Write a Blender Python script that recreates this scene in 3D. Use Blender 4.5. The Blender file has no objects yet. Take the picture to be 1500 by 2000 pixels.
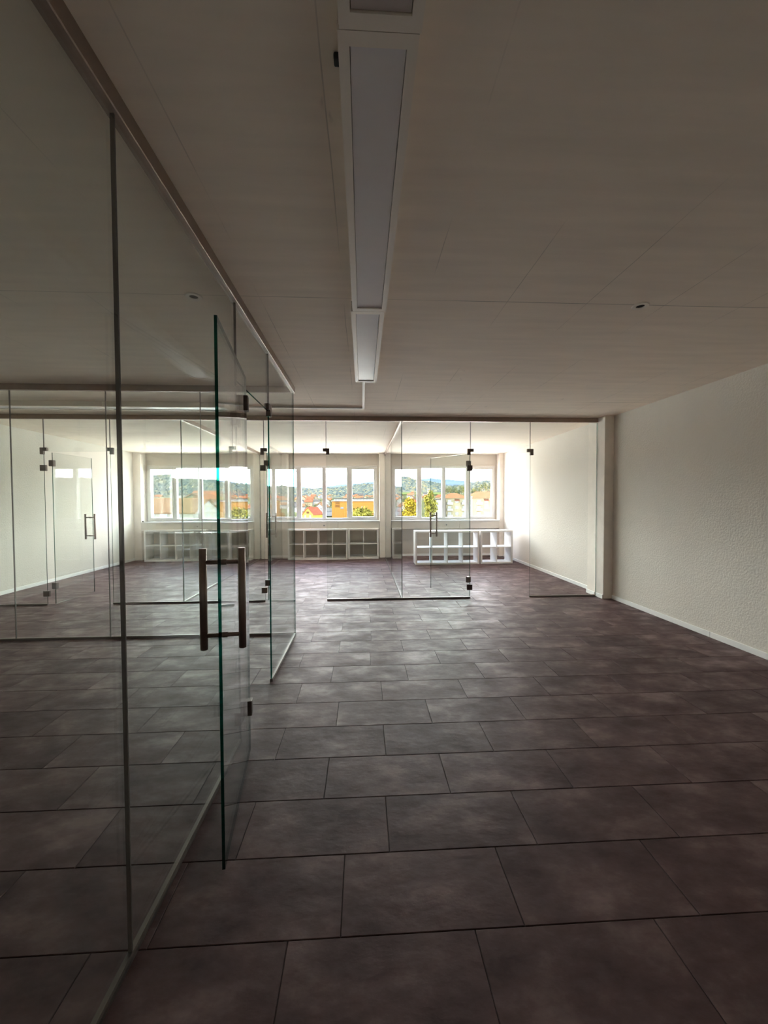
import bpy, bmesh, math, random
import numpy as np
from mathutils import Matrix, Vector

random.seed(7)
RNG = np.random.RandomState(11)
sc = bpy.context.scene
COL = sc.collection

# ------------------------------------------------------------------ camera
F_PX, PITCH, YAW, ROLL, CAM_H = 779.0, 0.0271, 0.0526, -0.0040, 1.45
cy, sy, cp, sp = math.cos(YAW), math.sin(YAW), math.cos(PITCH), math.sin(PITCH)
FWD = Vector((sy * cp, cy * cp, -sp))
R0 = Vector((cy, -sy, 0)); U0 = R0.cross(FWD)
RIGHT = math.cos(ROLL) * R0 + math.sin(ROLL) * U0
UP = -math.sin(ROLL) * R0 + math.cos(ROLL) * U0
cam_d = bpy.data.cameras.new('camera')
cam = bpy.data.objects.new('camera', cam_d); COL.objects.link(cam)
cam_d.sensor_fit = 'HORIZONTAL'; cam_d.sensor_width = 36.0
cam_d.lens = F_PX / 1500.0 * 36.0
cam_d.clip_start = 0.05; cam_d.clip_end = 20000
m = Matrix((RIGHT, UP, -FWD)).transposed().to_4x4(); m.translation = (0, 0, CAM_H)
cam.matrix_world = m
sc.camera = cam

def ray(px, py):
    px, py = float(px), float(py)
    return (px - 750) / F_PX * RIGHT - (py - 1000) / F_PX * UP + FWD
def at(px, py, Y):
    Y = float(Y)
    d = ray(px, py); t = Y / d.y
    return Vector((d.x * t, Y, CAM_H + d.z * t))
def project(p):
    d = Vector(p) - Vector((0, 0, CAM_H)); z = d.dot(FWD)
    return 750 + F_PX * d.dot(RIGHT) / z, 1000 - F_PX * d.dot(UP) / z

# ------------------------------------------------------------------ world, sun, exposure
SKY = 5.4
w = bpy.data.worlds.new('sky'); sc.world = w; w.use_nodes = True
nt = w.node_tree; nt.nodes.clear()
o_ = nt.nodes.new('ShaderNodeOutputWorld'); bg = nt.nodes.new('ShaderNodeBackground')
tc = nt.nodes.new('ShaderNodeTexCoord'); mp = nt.nodes.new('ShaderNodeMapping')
mp.inputs['Scale'].default_value = (1, 1, 4)
nz = nt.nodes.new('ShaderNodeTexNoise'); nz.inputs['Scale'].default_value = 3.5; nz.inputs['Detail'].default_value = 6
rp = nt.nodes.new('ShaderNodeValToRGB')
rp.color_ramp.elements[0].position = 0.42; rp.color_ramp.elements[0].color = (0.90, 0.94, 0.97, 1)
rp.color_ramp.elements[1].position = 0.62; rp.color_ramp.elements[1].color = (1.0, 0.97, 0.92, 1)
bg.inputs['Strength'].default_value = SKY
nt.links.new(tc.outputs['Generated'], mp.inputs['Vector']); nt.links.new(mp.outputs['Vector'], nz.inputs['Vector'])
nt.links.new(nz.outputs['Fac'], rp.inputs['Fac'])
sep = nt.nodes.new('ShaderNodeSeparateXYZ'); nt.links.new(tc.outputs['Generated'], sep.inputs[0])
gr = nt.nodes.new('ShaderNodeMapRange'); gr.interpolation_type = 'SMOOTHSTEP'
gr.inputs[1].default_value = 0.15; gr.inputs[2].default_value = 0.95; nt.links.new(sep.outputs['Z'], gr.inputs[0])
mxs = nt.nodes.new('ShaderNodeMix'); mxs.data_type = 'RGBA'
nt.links.new(gr.outputs[0], mxs.inputs['Factor']); nt.links.new(rp.outputs['Color'], mxs.inputs['A']); mxs.inputs['B'].default_value = (0.22, 0.34, 0.58, 1)
nt.links.new(mxs.outputs['Result'], bg.inputs['Color'])
nt.links.new(bg.outputs['Background'], o_.inputs['Surface'])

sun_d = bpy.data.lights.new('sun', 'SUN'); sun_d.energy = 9.0; sun_d.angle = 0.009; sun_d.color = (1.0, 0.88, 0.70)
sun = bpy.data.objects.new('sun', sun_d); COL.objects.link(sun)
sun.rotation_euler = Vector((0.80, 0.30, -0.85)).to_track_quat('-Z', 'Y').to_euler()

sc.view_settings.view_transform = 'Standard'; sc.view_settings.look = 'None'
sc.view_settings.gamma = 1.0; sc.view_settings.use_curve_mapping = False
sc.view_settings.exposure = 2.6
cyc = sc.cycles
cyc.transparent_max_bounces = 48; cyc.max_bounces = 16; cyc.diffuse_bounces = 12; cyc.glossy_bounces = 6
cyc.use_denoising = True
cyc.sample_clamp_indirect = 40.0

# ------------------------------------------------------------------ materials
def new_mat(name):
    mt = bpy.data.materials.new(name); mt.use_nodes = True
    n = mt.node_tree.nodes; n.clear()
    out = n.new('ShaderNodeOutputMaterial')
    return mt, n, mt.node_tree.links, out

def pbr(name, col, rough=0.6, metal=0.0, spec=0.5, var=0.0, var_scale=6.0, bump=0.0, bump_scale=80.0, bump_dist=0.004, rnd=0.0, detail=5):
    mt, n, l, out = new_mat(name)
    b = n.new('ShaderNodeBsdfPrincipled')
    b.inputs['Base Color'].default_value = (*col, 1); b.inputs['Roughness'].default_value = rough
    b.inputs['Metallic'].default_value = metal; b.inputs['Specular IOR Level'].default_value = spec
    geo = n.new('ShaderNodeNewGeometry')
    if var or rnd:
        no = n.new('ShaderNodeTexNoise'); no.inputs['Scale'].default_value = var_scale; no.inputs['Detail'].default_value = detail
        l.new(geo.outputs['Position'], no.inputs['Vector'])
        mr = n.new('ShaderNodeMapRange'); mr.inputs[1].default_value = 0.25; mr.inputs[2].default_value = 0.75
        mr.inputs[3].default_value = 1 - var; mr.inputs[4].default_value = 1 + var
        l.new(no.outputs['Fac'], mr.inputs[0])
        fac = mr.outputs[0]
        if rnd:
            oi = n.new('ShaderNodeObjectInfo'); m2 = n.new('ShaderNodeMapRange')
            m2.inputs[3].default_value = 1 - rnd; m2.inputs[4].default_value = 1 + rnd
            l.new(oi.outputs['Random'], m2.inputs[0])
            mm = n.new('ShaderNodeMath'); mm.operation = 'MULTIPLY'
            l.new(fac, mm.inputs[0]); l.new(m2.outputs[0], mm.inputs[1]); fac = mm.outputs[0]
        mx = n.new('ShaderNodeVectorMath'); mx.operation = 'SCALE'; mx.inputs[0].default_value = col
        l.new(fac, mx.inputs['Scale']); l.new(mx.outputs['Vector'], b.inputs['Base Color'])
    if bump:
        nb = n.new('ShaderNodeTexNoise'); nb.inputs['Scale'].default_value = bump_scale; nb.inputs['Detail'].default_value = 4
        l.new(geo.outputs['Position'], nb.inputs['Vector'])
        bp = n.new('ShaderNodeBump'); bp.inputs['Strength'].default_value = bump; bp.inputs['Distance'].default_value = bump_dist
        l.new(nb.outputs['Fac'], bp.inputs['Height']); l.new(bp.outputs['Normal'], b.inputs['Normal'])
    l.new(b.outputs['BSDF'], out.inputs['Surface'])
    return mt

def glass_mat(name, tint):
    mt, n, l, out = new_mat(name)
    tr = n.new('ShaderNodeBsdfTransparent'); tr.inputs['Color'].default_value = (*tint, 1)
    gl = n.new('ShaderNodeBsdfGlossy'); gl.inputs['Roughness'].default_value = 0.0
    lw = n.new('ShaderNodeLayerWeight'); lw.inputs['Blend'].default_value = 0.5
    pw = n.new('ShaderNodeMath'); pw.operation = 'POWER'; pw.inputs[1].default_value = 5
    ma = n.new('ShaderNodeMath'); ma.operation = 'MULTIPLY_ADD'; ma.inputs[1].default_value = 0.96; ma.inputs[2].default_value = 0.04
    mx = n.new('ShaderNodeMixShader')
    l.new(lw.outputs['Facing'], pw.inputs[0]); l.new(pw.outputs[0], ma.inputs[0]); l.new(ma.outputs[0], mx.inputs['Fac'])
    l.new(tr.outputs[0], mx.inputs[1]); l.new(gl.outputs[0], mx.inputs[2]); l.new(mx.outputs[0], out.inputs['Surface'])
    return mt

def concrete_mat():
    # painted cast concrete: board joints every 0.505 m along, cross joints every 2.42 m, thin broken dark lines
    mt, n, l, out = new_mat('painted_concrete')
    b = n.new('ShaderNodeBsdfPrincipled'); b.inputs['Roughness'].default_value = 0.85; b.inputs['Specular IOR Level'].default_value = 0.2
    geo = n.new('ShaderNodeNewGeometry'); sx = n.new('ShaderNodeSeparateXYZ'); l.new(geo.outputs['Position'], sx.inputs[0])
    wob = n.new('ShaderNodeTexNoise'); wob.inputs['Scale'].default_value = 1.6; wob.inputs['Detail'].default_value = 8
    l.new(geo.outputs['Position'], wob.inputs['Vector'])
    def math_(op, a, b_=None, c=None):
        x = n.new('ShaderNodeMath'); x.operation = op
        for i, v in enumerate((a, b_, c)):
            if v is None: continue
            if isinstance(v, (int, float)): x.inputs[i].default_value = v
            else: l.new(v, x.inputs[i])
        return x.outputs[0]
    wv = math_('MULTIPLY_ADD', wob.outputs['Fac'], 0.012, -0.006)
    def lines(coord, off, step, half):
        t = math_('ADD', math_('SUBTRACT', coord, off), wv)
        d = math_('PINGPONG', t, step / 2)          # distance to the nearest multiple of step
        return math_('LESS_THAN', d, half)
    lx = lines(sx.outputs['X'], 0.395, 0.505, 0.0022)
    ly = lines(sx.outputs['Y'], 2.46, 2.44, 0.0030)
    br = n.new('ShaderNodeTexNoise'); br.inputs['Scale'].default_value = 1.1; br.inputs['Detail'].default_value = 5
    l.new(geo.outputs['Position'], br.inputs['Vector'])
    brk = n.new('ShaderNodeMapRange'); brk.inputs[1].default_value = 0.45; brk.inputs[2].default_value = 0.60
    l.new(br.outputs['Fac'], brk.inputs[0])
    lxm = math_('MULTIPLY', lx, math_('MULTIPLY', brk.outputs[0], 0.28))
    lym = math_('MULTIPLY', ly, math_('MULTIPLY_ADD', brk.outputs[0], 0.30, 0.18))
    ln = math_('MAXIMUM', lxm, lym)
    # a few scuffs
    sp_ = n.new('ShaderNodeTexNoise'); sp_.inputs['Scale'].default_value = 7.0; sp_.inputs['Detail'].default_value = 6
    mpp = n.new('ShaderNodeMapping'); mpp.inputs['Scale'].default_value = (1.0, 0.35, 1); mpp.inputs['Rotation'].default_value = (0, 0, 0.5)
    l.new(geo.outputs['Position'], mpp.inputs['Vector']); l.new(mpp.outputs['Vector'], sp_.inputs['Vector'])
    spk = n.new('ShaderNodeMapRange'); spk.inputs[1].default_value = 0.73; spk.inputs[2].default_value = 0.78; spk.inputs[4].default_value = 0.3
    l.new(sp_.outputs['Fac'], spk.inputs[0])
    dark = math_('MAXIMUM', ln, spk.outputs[0])
    grain = n.new('ShaderNodeTexNoise'); grain.inputs['Scale'].default_value = 3.0; grain.inputs['Detail'].default_value = 8
    mp2 = n.new('ShaderNodeMapping'); mp2.inputs['Scale'].default_value = (0.5, 4.0, 1)
    l.new(geo.outputs['Position'], mp2.inputs['Vector']); l.new(mp2.outputs['Vector'], grain.inputs['Vector'])
    gm = n.new('ShaderNodeMapRange'); gm.inputs[1].default_value = 0.3; gm.inputs[2].default_value = 0.7
    gm.inputs[3].default_value = 0.95; gm.inputs[4].default_value = 1.04
    l.new(grain.outputs['Fac'], gm.inputs[0])
    v = math_('MULTIPLY', gm.outputs[0], math_('SUBTRACT', 1.0, dark))
    scl = n.new('ShaderNodeVectorMath'); scl.operation = 'SCALE'; scl.inputs[0].default_value = (0.95, 0.85, 0.74)
    l.new(v, scl.inputs['Scale']); l.new(scl.outputs['Vector'], b.inputs['Base Color'])
    bp = n.new('ShaderNodeBump'); bp.inputs['Strength'].default_value = 0.35; bp.inputs['Distance'].default_value = 0.003
    hh = math_('SUBTRACT', grain.outputs['Fac'], ln)
    l.new(hh, bp.inputs['Height']); l.new(bp.outputs['Normal'], b.inputs['Normal'])
    l.new(b.outputs['BSDF'], out.inputs['Surface'])
    return mt

def tile_mat():
    mt, n, l, out = new_mat('stone_look_tile')
    b = n.new('ShaderNodeBsdfPrincipled')
    geo = n.new('ShaderNodeNewGeometry'); oi = n.new('ShaderNodeObjectInfo')
    off = n.new('ShaderNodeVectorMath'); off.operation = 'SCALE'; off.inputs[0].default_value = (31.0, 17.0, 5.0)
    l.new(oi.outputs['Random'], off.inputs['Scale'])
    add = n.new('ShaderNodeVectorMath'); add.operation = 'ADD'
    l.new(geo.outputs['Position'], add.inputs[0]); l.new(off.outputs['Vector'], add.inputs[1])
    mp_ = n.new('ShaderNodeMapping'); mp_.inputs['Scale'].default_value = (0.75, 1.2, 1); l.new(add.outputs['Vector'], mp_.inputs['Vector'])
    a = n.new('ShaderNodeTexNoise'); a.inputs['Scale'].default_value = 4.5; a.inputs['Detail'].default_value = 9; a.inputs['Roughness'].default_value = 0.62
    l.new(mp_.outputs['Vector'], a.inputs['Vector'])
    r = n.new('ShaderNodeValToRGB'); e = r.color_ramp.elements
    e[0].position = 0.34; e[0].color = (0.076, 0.042, 0.042, 1)
    e[1].position = 0.70; e[1].color = (0.230, 0.160, 0.158, 1)
    x = e.new(0.52); x.color = (0.130, 0.079, 0.079, 1)
    l.new(a.outputs['Fac'], r.inputs['Fac'])
    mr = n.new('ShaderNodeMapRange'); mr.inputs[3].default_value = 0.88; mr.inputs[4].default_value = 1.12
    l.new(oi.outputs['Random'], mr.inputs[0])
    s = n.new('ShaderNodeVectorMath'); s.operation = 'SCALE'
    l.new(r.outputs['Color'], s.inputs[0]); l.new(mr.outputs[0], s.inputs['Scale'])
    l.new(s.outputs['Vector'], b.inputs['Base Color'])
    rr = n.new('ShaderNodeMapRange'); rr.inputs[1].default_value = 0.3; rr.inputs[2].default_value = 0.7
    rr.inputs[3].default_value = 0.64; rr.inputs[4].default_value = 0.42
    l.new(a.outputs['Fac'], rr.inputs[0]); l.new(rr.outputs[0], b.inputs['Roughness'])
    b.inputs['Specular IOR Level'].default_value = 0.19
    c = n.new('ShaderNodeTexNoise'); c.inputs['Scale'].default_value = 16; c.inputs['Detail'].default_value = 7
    l.new(mp_.outputs['Vector'], c.inputs['Vector'])
    bp = n.new('ShaderNodeBump'); bp.inputs['Strength'].default_value = 0.5; bp.inputs['Distance'].default_value = 0.005
    l.new(c.outputs['Fac'], bp.inputs['Height']); l.new(bp.outputs['Normal'], b.inputs['Normal'])
    l.new(b.outputs['BSDF'], out.inputs['Surface'])
    return mt

M = {
    'glass': glass_mat('clear_glass', (0.965, 0.985, 0.975)),
    'edge': glass_mat('glass_edge', (0.004, 0.12, 0.085)),
    'wglass': glass_mat('window_glass', (0.985, 0.99, 0.985)),
    'ceiling': concrete_mat(),
    'tile': tile_mat(),
    'grout': pbr('dark_joint', (0.035, 0.026, 0.024), 0.9),
    'plaster': pbr('rough_plaster', (0.79, 0.75, 0.69), 0.9, spec=0.2, var=0.03, var_scale=1.5, bump=0.55, bump_scale=55, bump_dist=0.010),
    'wallwhite': pbr('smooth_white_wall', (0.64, 0.6, 0.54), 0.8, spec=0.3, var=0.02, var_scale=2.0, bump=0.15, bump_scale=40),
    'pillar': pbr('painted_pillar', (0.86, 0.8, 0.735), 0.8, spec=0.3, var=0.05, var_scale=8.0, bump=0.3, bump_scale=12, bump_dist=0.006),
    'base': pbr('white_skirting', (0.95, 0.95, 0.94), 0.45),
    'frame': pbr('white_window_frame', (0.66, 0.65, 0.63), 0.4),
    'shelf': pbr('white_melamine', (0.90, 0.895, 0.88), 0.4),
    'rail': pbr('anodised_rail', (0.36, 0.28, 0.235), 0.42, metal=0.75, var=0.05, var_scale=20),
    'profile': pbr('floor_channel', (0.24, 0.21, 0.195), 0.38, metal=0.8),
    'seal': pbr('dark_joint_seal', (0.15, 0.13, 0.12), 0.5),
    'steel': pbr('steel_with_dark_reflection', (0.33, 0.26, 0.225), 0.36, metal=0.95, var=0.06, var_scale=60),  # stainless steel; the dark it reflects is put into its colour
    'fitting': pbr('dark_patch_fitting', (0.16, 0.125, 0.11), 0.42, metal=0.8),
    'lampbody': pbr('white_lamp_housing', (0.9, 0.83, 0.75), 0.4),
    'diffuser': pbr('opal_diffuser', (0.84, 0.81, 0.83), 0.25, var=0.02, var_scale=9),
    'duct': pbr('white_cable_duct', (0.82, 0.80, 0.77), 0.5),
    'black': pbr('black_rubber', (0.02, 0.018, 0.017), 0.6),
    'hole': pbr('dark_hole', (0.01, 0.008, 0.008), 0.9),
    'knob': pbr('grey_knob', (0.2, 0.2, 0.2), 0.5),
    # outdoors
    'grass': pbr('town_ground', (0.026, 0.028, 0.014), 0.95, spec=0.0, var=0.5, var_scale=0.02),
    'bounce_ground': pbr('pale_bounce_ground', (0.62, 0.58, 0.51), 0.95, spec=0.0, var=0.1, var_scale=0.3),  # unseen pale ground, added to bounce daylight up onto the ceiling
    'meadow': pbr('meadow', (0.032, 0.038, 0.014), 0.95, spec=0.0, var=0.2, var_scale=0.03),
    'asphalt': pbr('car_park', (0.032, 0.032, 0.032), 0.9, spec=0.0),
    'wwhite': pbr('white_render', (0.088, 0.086, 0.08), 0.9, spec=0.0),
    'wcream': pbr('cream_render', (0.084, 0.074, 0.048), 0.9, spec=0.0),
    'wyellow': pbr('yellow_render', (0.09, 0.066, 0.016), 0.9, spec=0.0),
    'worange': pbr('orange_render', (0.092, 0.044, 0.011), 0.9, spec=0.0),
    'wred': pbr('red_render', (0.075, 0.022, 0.012), 0.9, spec=0.0),
    'rbrown': pbr('brown_roof_tiles', (0.048, 0.029, 0.017), 0.9, spec=0.0, var=0.25, var_scale=0.8, rnd=0.1),
    'rorange': pbr('orange_roof_tiles', (0.064, 0.027, 0.014), 0.9, spec=0.0, var=0.25, var_scale=0.6),
    'rred': pbr('red_roof_tiles', (0.062, 0.021, 0.012), 0.9, spec=0.0, var=0.15, var_scale=0.7),
    'rgrey': pbr('grey_roof', (0.022, 0.021, 0.02), 0.9, spec=0.0),
    'pane': pbr('dark_pane', (0.014, 0.018, 0.022), 0.15),
    'shutter': pbr('brown_timber', (0.022, 0.012, 0.007), 0.8, spec=0.0),
    'blue': pbr('blue_pane', (0.03, 0.045, 0.06), 0.3),
    'yleaf': pbr('yellow_leaves', (0.078, 0.057, 0.006), 0.9, spec=0.0, var=0.55, var_scale=0.9),
    'gleaf': pbr('yellow_green_leaves', (0.056, 0.052, 0.01), 0.9, spec=0.0, var=0.6, var_scale=0.9),
    'oleaf': pbr('orange_leaves', (0.06, 0.028, 0.004), 0.9, spec=0.0, var=0.5, var_scale=0.9),
    'dleaf': pbr('dark_green_leaves', (0.018, 0.023, 0.011), 0.9, spec=0.0, var=0.5, var_scale=0.5),
    'bark': pbr('bark', (0.06, 0.045, 0.03), 0.95, spec=0.0),
    'crane': pbr('crane_steel', (0.03, 0.028, 0.028), 0.6),
    'awning': pbr('brown_awning', (0.035, 0.014, 0.008), 0.9, spec=0.0),
}

# ------------------------------------------------------------------ builders
def put(o, parent):
    COL.objects.link(o)
    if parent is not None: o.parent = parent
    return o
def mesh_obj(name, verts, faces, mats, parent=None, fm=None, loc=None, smooth=False):
    me = bpy.data.meshes.new(name); me.from_pydata([tuple(v) for v in verts], [], faces)
    for mt in (mats if isinstance(mats, (list, tuple)) else [mats]): me.materials.append(M[mt] if isinstance(mt, str) else mt)
    if fm:
        for p, k in zip(me.polygons, fm): p.material_index = k
    if smooth:
        for p in me.polygons: p.use_smooth = True
    me.update()
    o = bpy.data.objects.new(name, me)
    if loc: o.location = loc
    return put(o, parent)
BOXF = [(0, 3, 2, 1), (4, 5, 6, 7), (0, 1, 5, 4), (1, 2, 6, 5), (2, 3, 7, 6), (3, 0, 4, 7)]
def boxv(a, b):
    (x0, y0, z0), (x1, y1, z1) = a, b
    return [(x0, y0, z0), (x1, y0, z0), (x1, y1, z0), (x0, y1, z0), (x0, y0, z1), (x1, y0, z1), (x1, y1, z1), (x0, y1, z1)]
def bevel_mesh(me, wid, seg=1):
    bm = bmesh.new(); bm.from_mesh(me)
    bmesh.ops.bevel(bm, geom=bm.edges[:], offset=wid, segments=seg, affect='EDGES', profile=0.5)
    bm.to_mesh(me); bm.free()
def box(name, a, b, mat, parent=None, bev=0.0, seg=1):
    o = mesh_obj(name, boxv(a, b), BOXF, mat, parent)
    if bev: bevel_mesh(o.data, bev, seg)
    return o
def boxes(name, lst, mat, parent=None, bev=0.0):
    v, f = [], []
    for a, b in lst:
        k = len(v); v += boxv(a, b); f += [tuple(i + k for i in q) for q in BOXF]
    o = mesh_obj(name, v, f, mat, parent)
    if bev: bevel_mesh(o.data, bev)
    return o
def pane(name, a, b, thin_axis, parent):
    """glass slab; its four narrow sides carry the green edge material"""
    ax = [2, 2, 1, 0, 1, 0]
    return mesh_obj(name, boxv(a, b), BOXF, ['glass', 'edge'], parent, fm=[0 if k == thin_axis else 1 for k in ax])
def tube(name, p, q, r, mat, parent=None, n=20, cap=0.0):
    p, q = Vector(p), Vector(q); d = (q - p).normalized()
    u = d.orthogonal().normalized(); t = d.cross(u)
    rings = [(0, r)] if not cap else [(0, r - cap), (cap, r)]
    L_ = (q - p).length
    rings += [(L_, r)] if not cap else [(L_ - cap, r), (L_, r - cap)]
    v, f = [], []
    for s, rr in rings:
        for i in range(n):
            a = 2 * math.pi * i / n
            v.append(p + d * s + u * (rr * math.cos(a)) + t * (rr * math.sin(a)))
    for k in range(len(rings) - 1):
        for i in range(n):
            j = (i + 1) % n; f.append((k * n + i, k * n + j, (k + 1) * n + j, (k + 1) * n + i))
    f.append(tuple(reversed(range(n)))); f.append(tuple((len(rings) - 1) * n + i for i in range(n)))
    o = mesh_obj(name, v, f, mat, parent)
    for pl in o.data.polygons: pl.use_smooth = len(pl.vertices) == 4
    return o
def lathe(name, prof, mat, parent=None, n=28, loc=None):
    v, f = [], []
    for r, z in prof:
        for i in range(n):
            a = 2 * math.pi * i / n; v.append((r * math.cos(a), r * math.sin(a), z))
    for k in range(len(prof) - 1):
        for i in range(n):
            j = (i + 1) % n; f.append((k * n + i, k * n + j, (k + 1) * n + j, (k + 1) * n + i))
    return mesh_obj(name, v, f, mat, parent, loc=loc)
def prism(name, poly, axis, t0, t1, mat, parent=None, bev=0.0):
    """extrude a 2-D outline along an axis; poly is given in the two other axes (in x,y,z order)"""
    def p3(c, t):
        c = list(c); c.insert(axis, t); return tuple(c)
    n = len(poly); v = [p3(c, t0) for c in poly] + [p3(c, t1) for c in poly]
    f = [tuple(range(n)), tuple(range(2 * n - 1, n - 1, -1))] + [(i, i + n, (i + 1) % n + n, (i + 1) % n) for i in range(n)]
    o = mesh_obj(name, v, f, mat, parent)
    bm = bmesh.new(); bm.from_mesh(o.data); bmesh.ops.recalc_face_normals(bm, faces=bm.faces[:])
    if bev: bmesh.ops.bevel(bm, geom=bm.edges[:], offset=bev, segments=1, affect='EDGES', profile=0.5)
    bm.to_mesh(o.data); bm.free()
    return o
def tag(o, label=None, cat=None, group=None, kind=None):
    if label: o['label'] = label
    if cat: o['category'] = cat
    if group: o['group'] = group
    if kind: o['kind'] = kind
    return o
def empty(name, loc=(0, 0, 0), rz=0.0):
    o = bpy.data.objects.new(name, None); COL.objects.link(o)
    o.empty_display_size = 0.1; o.location = loc; o.rotation_euler = (0, 0, rz)
    return o
def thing(name, label, cat, loc=(0, 0, 0), rz=0.0, group=None, kind=None):
    return tag(empty(name, loc, rz), label, cat, group, kind)
def copy_tree(o, parent=None):
    c = o.copy(); COL.objects.link(c); c.parent = parent
    for ch in list(o.children): copy_tree(ch, c)
    return c

# ------------------------------------------------------------------ room dimensions
XL, XR = -5.68, 3.66           # side walls
YB, YW = -3.2, 10.45           # wall behind the camera, window wall
ZC = 2.68                      # ceiling
YP = 5.84                      # far glass front
XG = -0.745                    # glass wall along the left
YF = 4.36                      # glass front closing the left office
PIL_Y = 10.20                  # face of the pillars between the windows

# ---- floor: base slab with the tiles as its pieces
TL, TW, TY0 = 0.6265, 0.31325, 1.2939
floor = box('floor', (XL - .2, YB - .2, -0.25), (XR + .2, YW + .2, -0.0035), 'grout')
tag(floor, 'dark brown stone-look tiled floor of the whole storey', None, kind='structure')
OFFS = {-1: .371, 0: .544, 1: .102, 2: .428, 3: .123, 4: .445, 5: .135, 6: .360, 7: .057, 8: .385, 9: .079, 10: .382, 11: .080}
GAP = 0.0022
tiles = []
for k in range(int((YB - TY0) / TW) - 1, int((YW - TY0) / TW) + 1):
    ya, yb = max(TY0 + k * TW, YB), min(TY0 + (k + 1) * TW, YW)
    if yb - ya < 0.02: continue
    off = OFFS.get(k, .08 if k % 2 else .385)
    i = math.floor((XL - off) / TL)
    while off + i * TL < XR:
        xa, xb = max(off + i * TL, XL), min(off + (i + 1) * TL, XR)
        i += 1
        if xb - xa < 0.02: continue
        seen = 0.0
        if ya > 0.6:
            q = [project((x, y, 0)) for x, y in ((xa, ya), (xb, ya), (xb, yb), (xa, yb))]
            if max(c[0] for c in q) > 0 and min(c[0] for c in q) < 1500 and min(c[1] for c in q) < 2000:
                seen = abs(sum(q[j][0] * q[(j + 1) % 4][1] - q[(j + 1) % 4][0] * q[j][1] for j in range(4))) / 2
        tiles.append((seen, xa, xb, ya, yb))
tiles.sort(reverse=True)
def tile_vf(hx, hy, cx=0.0, cy_=0.0):
    c = 0.0022
    v = [(cx + sx * hx, cy_ + s2 * hy, -0.004) for sx, s2 in ((-1, -1), (1, -1), (1, 1), (-1, 1))]
    v += [(cx + sx * hx, cy_ + s2 * hy, -0.0018) for sx, s2 in ((-1, -1), (1, -1), (1, 1), (-1, 1))]
    v += [(cx + sx * (hx - c), cy_ + s2 * (hy - c), 0.0) for sx, s2 in ((-1, -1), (1, -1), (1, 1), (-1, 1))]
    f = [(0, 1, 5, 4), (1, 2, 6, 5), (2, 3, 7, 6), (3, 0, 4, 7), (4, 5, 9, 8), (5, 6, 10, 9), (6, 7, 11, 10), (7, 4, 8, 11), (8, 9, 10, 11)]
    return v, f
cache = {}
for seen, xa, xb, ya, yb in tiles[:300]:
    hx, hy = (xb - xa - GAP) / 2, (yb - ya - GAP) / 2
    key = (round(hx, 4), round(hy, 4))
    if key not in cache:
        v, f = tile_vf(hx, hy); me = bpy.data.meshes.new('floor_tile'); me.from_pydata(v, [], f); me.materials.append(M['tile']); cache[key] = me
    t = bpy.data.objects.new('floor_tile', cache[key]); t.location = ((xa + xb) / 2, (ya + yb) / 2, 0); put(t, floor)
v, f = [], []
for seen, xa, xb, ya, yb in tiles[300:]:
    a, b = tile_vf((xb - xa - GAP) / 2, (yb - ya - GAP) / 2, (xa + xb) / 2, (ya + yb) / 2)
    k = len(v); v += a; f += [tuple(j + k for j in q) for q in b]
tag(mesh_obj('remaining_floor_tiles', v, f, 'tile', floor), kind='stuff')

# ---- ceiling and walls
tag(box('ceiling', (XL - .2, YB - .2, ZC), (XR + .2, YW + .3, ZC + .35), 'ceiling'), 'white painted concrete ceiling with board joints', kind='structure')
tag(box('wall_right', (XR, YB, 0), (XR + .2, YW + .3, ZC), 'plaster'), 'rough white plaster wall', kind='structure')
tag(box('wall_left', (XL - .2, YB, 0), (XL, YW + .3, ZC), 'plaster'), 'rough white plaster wall', kind='structure')
tag(box('wall_back', (XL - .2, YB - .2, 0), (XR + .2, YB, ZC), 'plaster'), 'white wall behind the viewer', kind='structure')

WINS = [(-5.45, -2.80), (-2.33, 0.37), (0.80, 3.49)]
BAYS = [(-5.50, -2.74), (-2.39, 0.42), (0.75, 3.54)]
WZ0, WZ1 = 0.955, 2.375
wf = thing('wall_front', 'white window wall with shallow bays between pillars', None, kind='structure')
lst = [((XL, YW, 0), (XR, YW + .25, WZ0)), ((XL, YW, WZ1), (XR, YW + .25, ZC))]
xs = [XL] + [c for wn in WINS for c in wn] + [XR]
for i in range(0, len(xs), 2): lst.append(((xs[i], YW, WZ0), (xs[i + 1], YW + .25, WZ1)))
boxes('wall_face', lst, 'wallwhite', wf)
for a, b in ((XL, BAYS[0][0]), (BAYS[0][1], BAYS[1][0]), (BAYS[1][1], BAYS[2][0]), (BAYS[2][1], XR)):
    box('pillar', (a, PIL_Y, 0), (b, YW, ZC), 'pillar', wf, bev=0.004)
for i, (a, b) in enumerate(BAYS):
    led = box('sill_shelf', (a, 10.14, 0.925), (b, YW + .02, 0.955), 'frame', wf, bev=0.004)
    w3 = (b - a) / 8
    for c0, c1 in ((a + .005, a + 3 * w3), (a + 3 * w3 + .006, b - 3 * w3 - .006), (b - 3 * w3, b - .005)):
        box('sill_panel', (c0, 10.165, 0.735), (c1, 10.185, 0.925), 'wallwhite', led, bev=0.003)
    box('sill_underside', (a, 10.185, 0.735), (b, YW, 0.755), 'wallwhite', led)
    kn = lathe('panel_knob', [(0.0, .03), (.016, .03), (.02, .02), (.02, 0)], 'knob', led, n=16)
    kn.location = ((a + b) / 2, 10.165, 0.84); kn.rotation_euler = (math.pi / 2, 0, 0)

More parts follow.
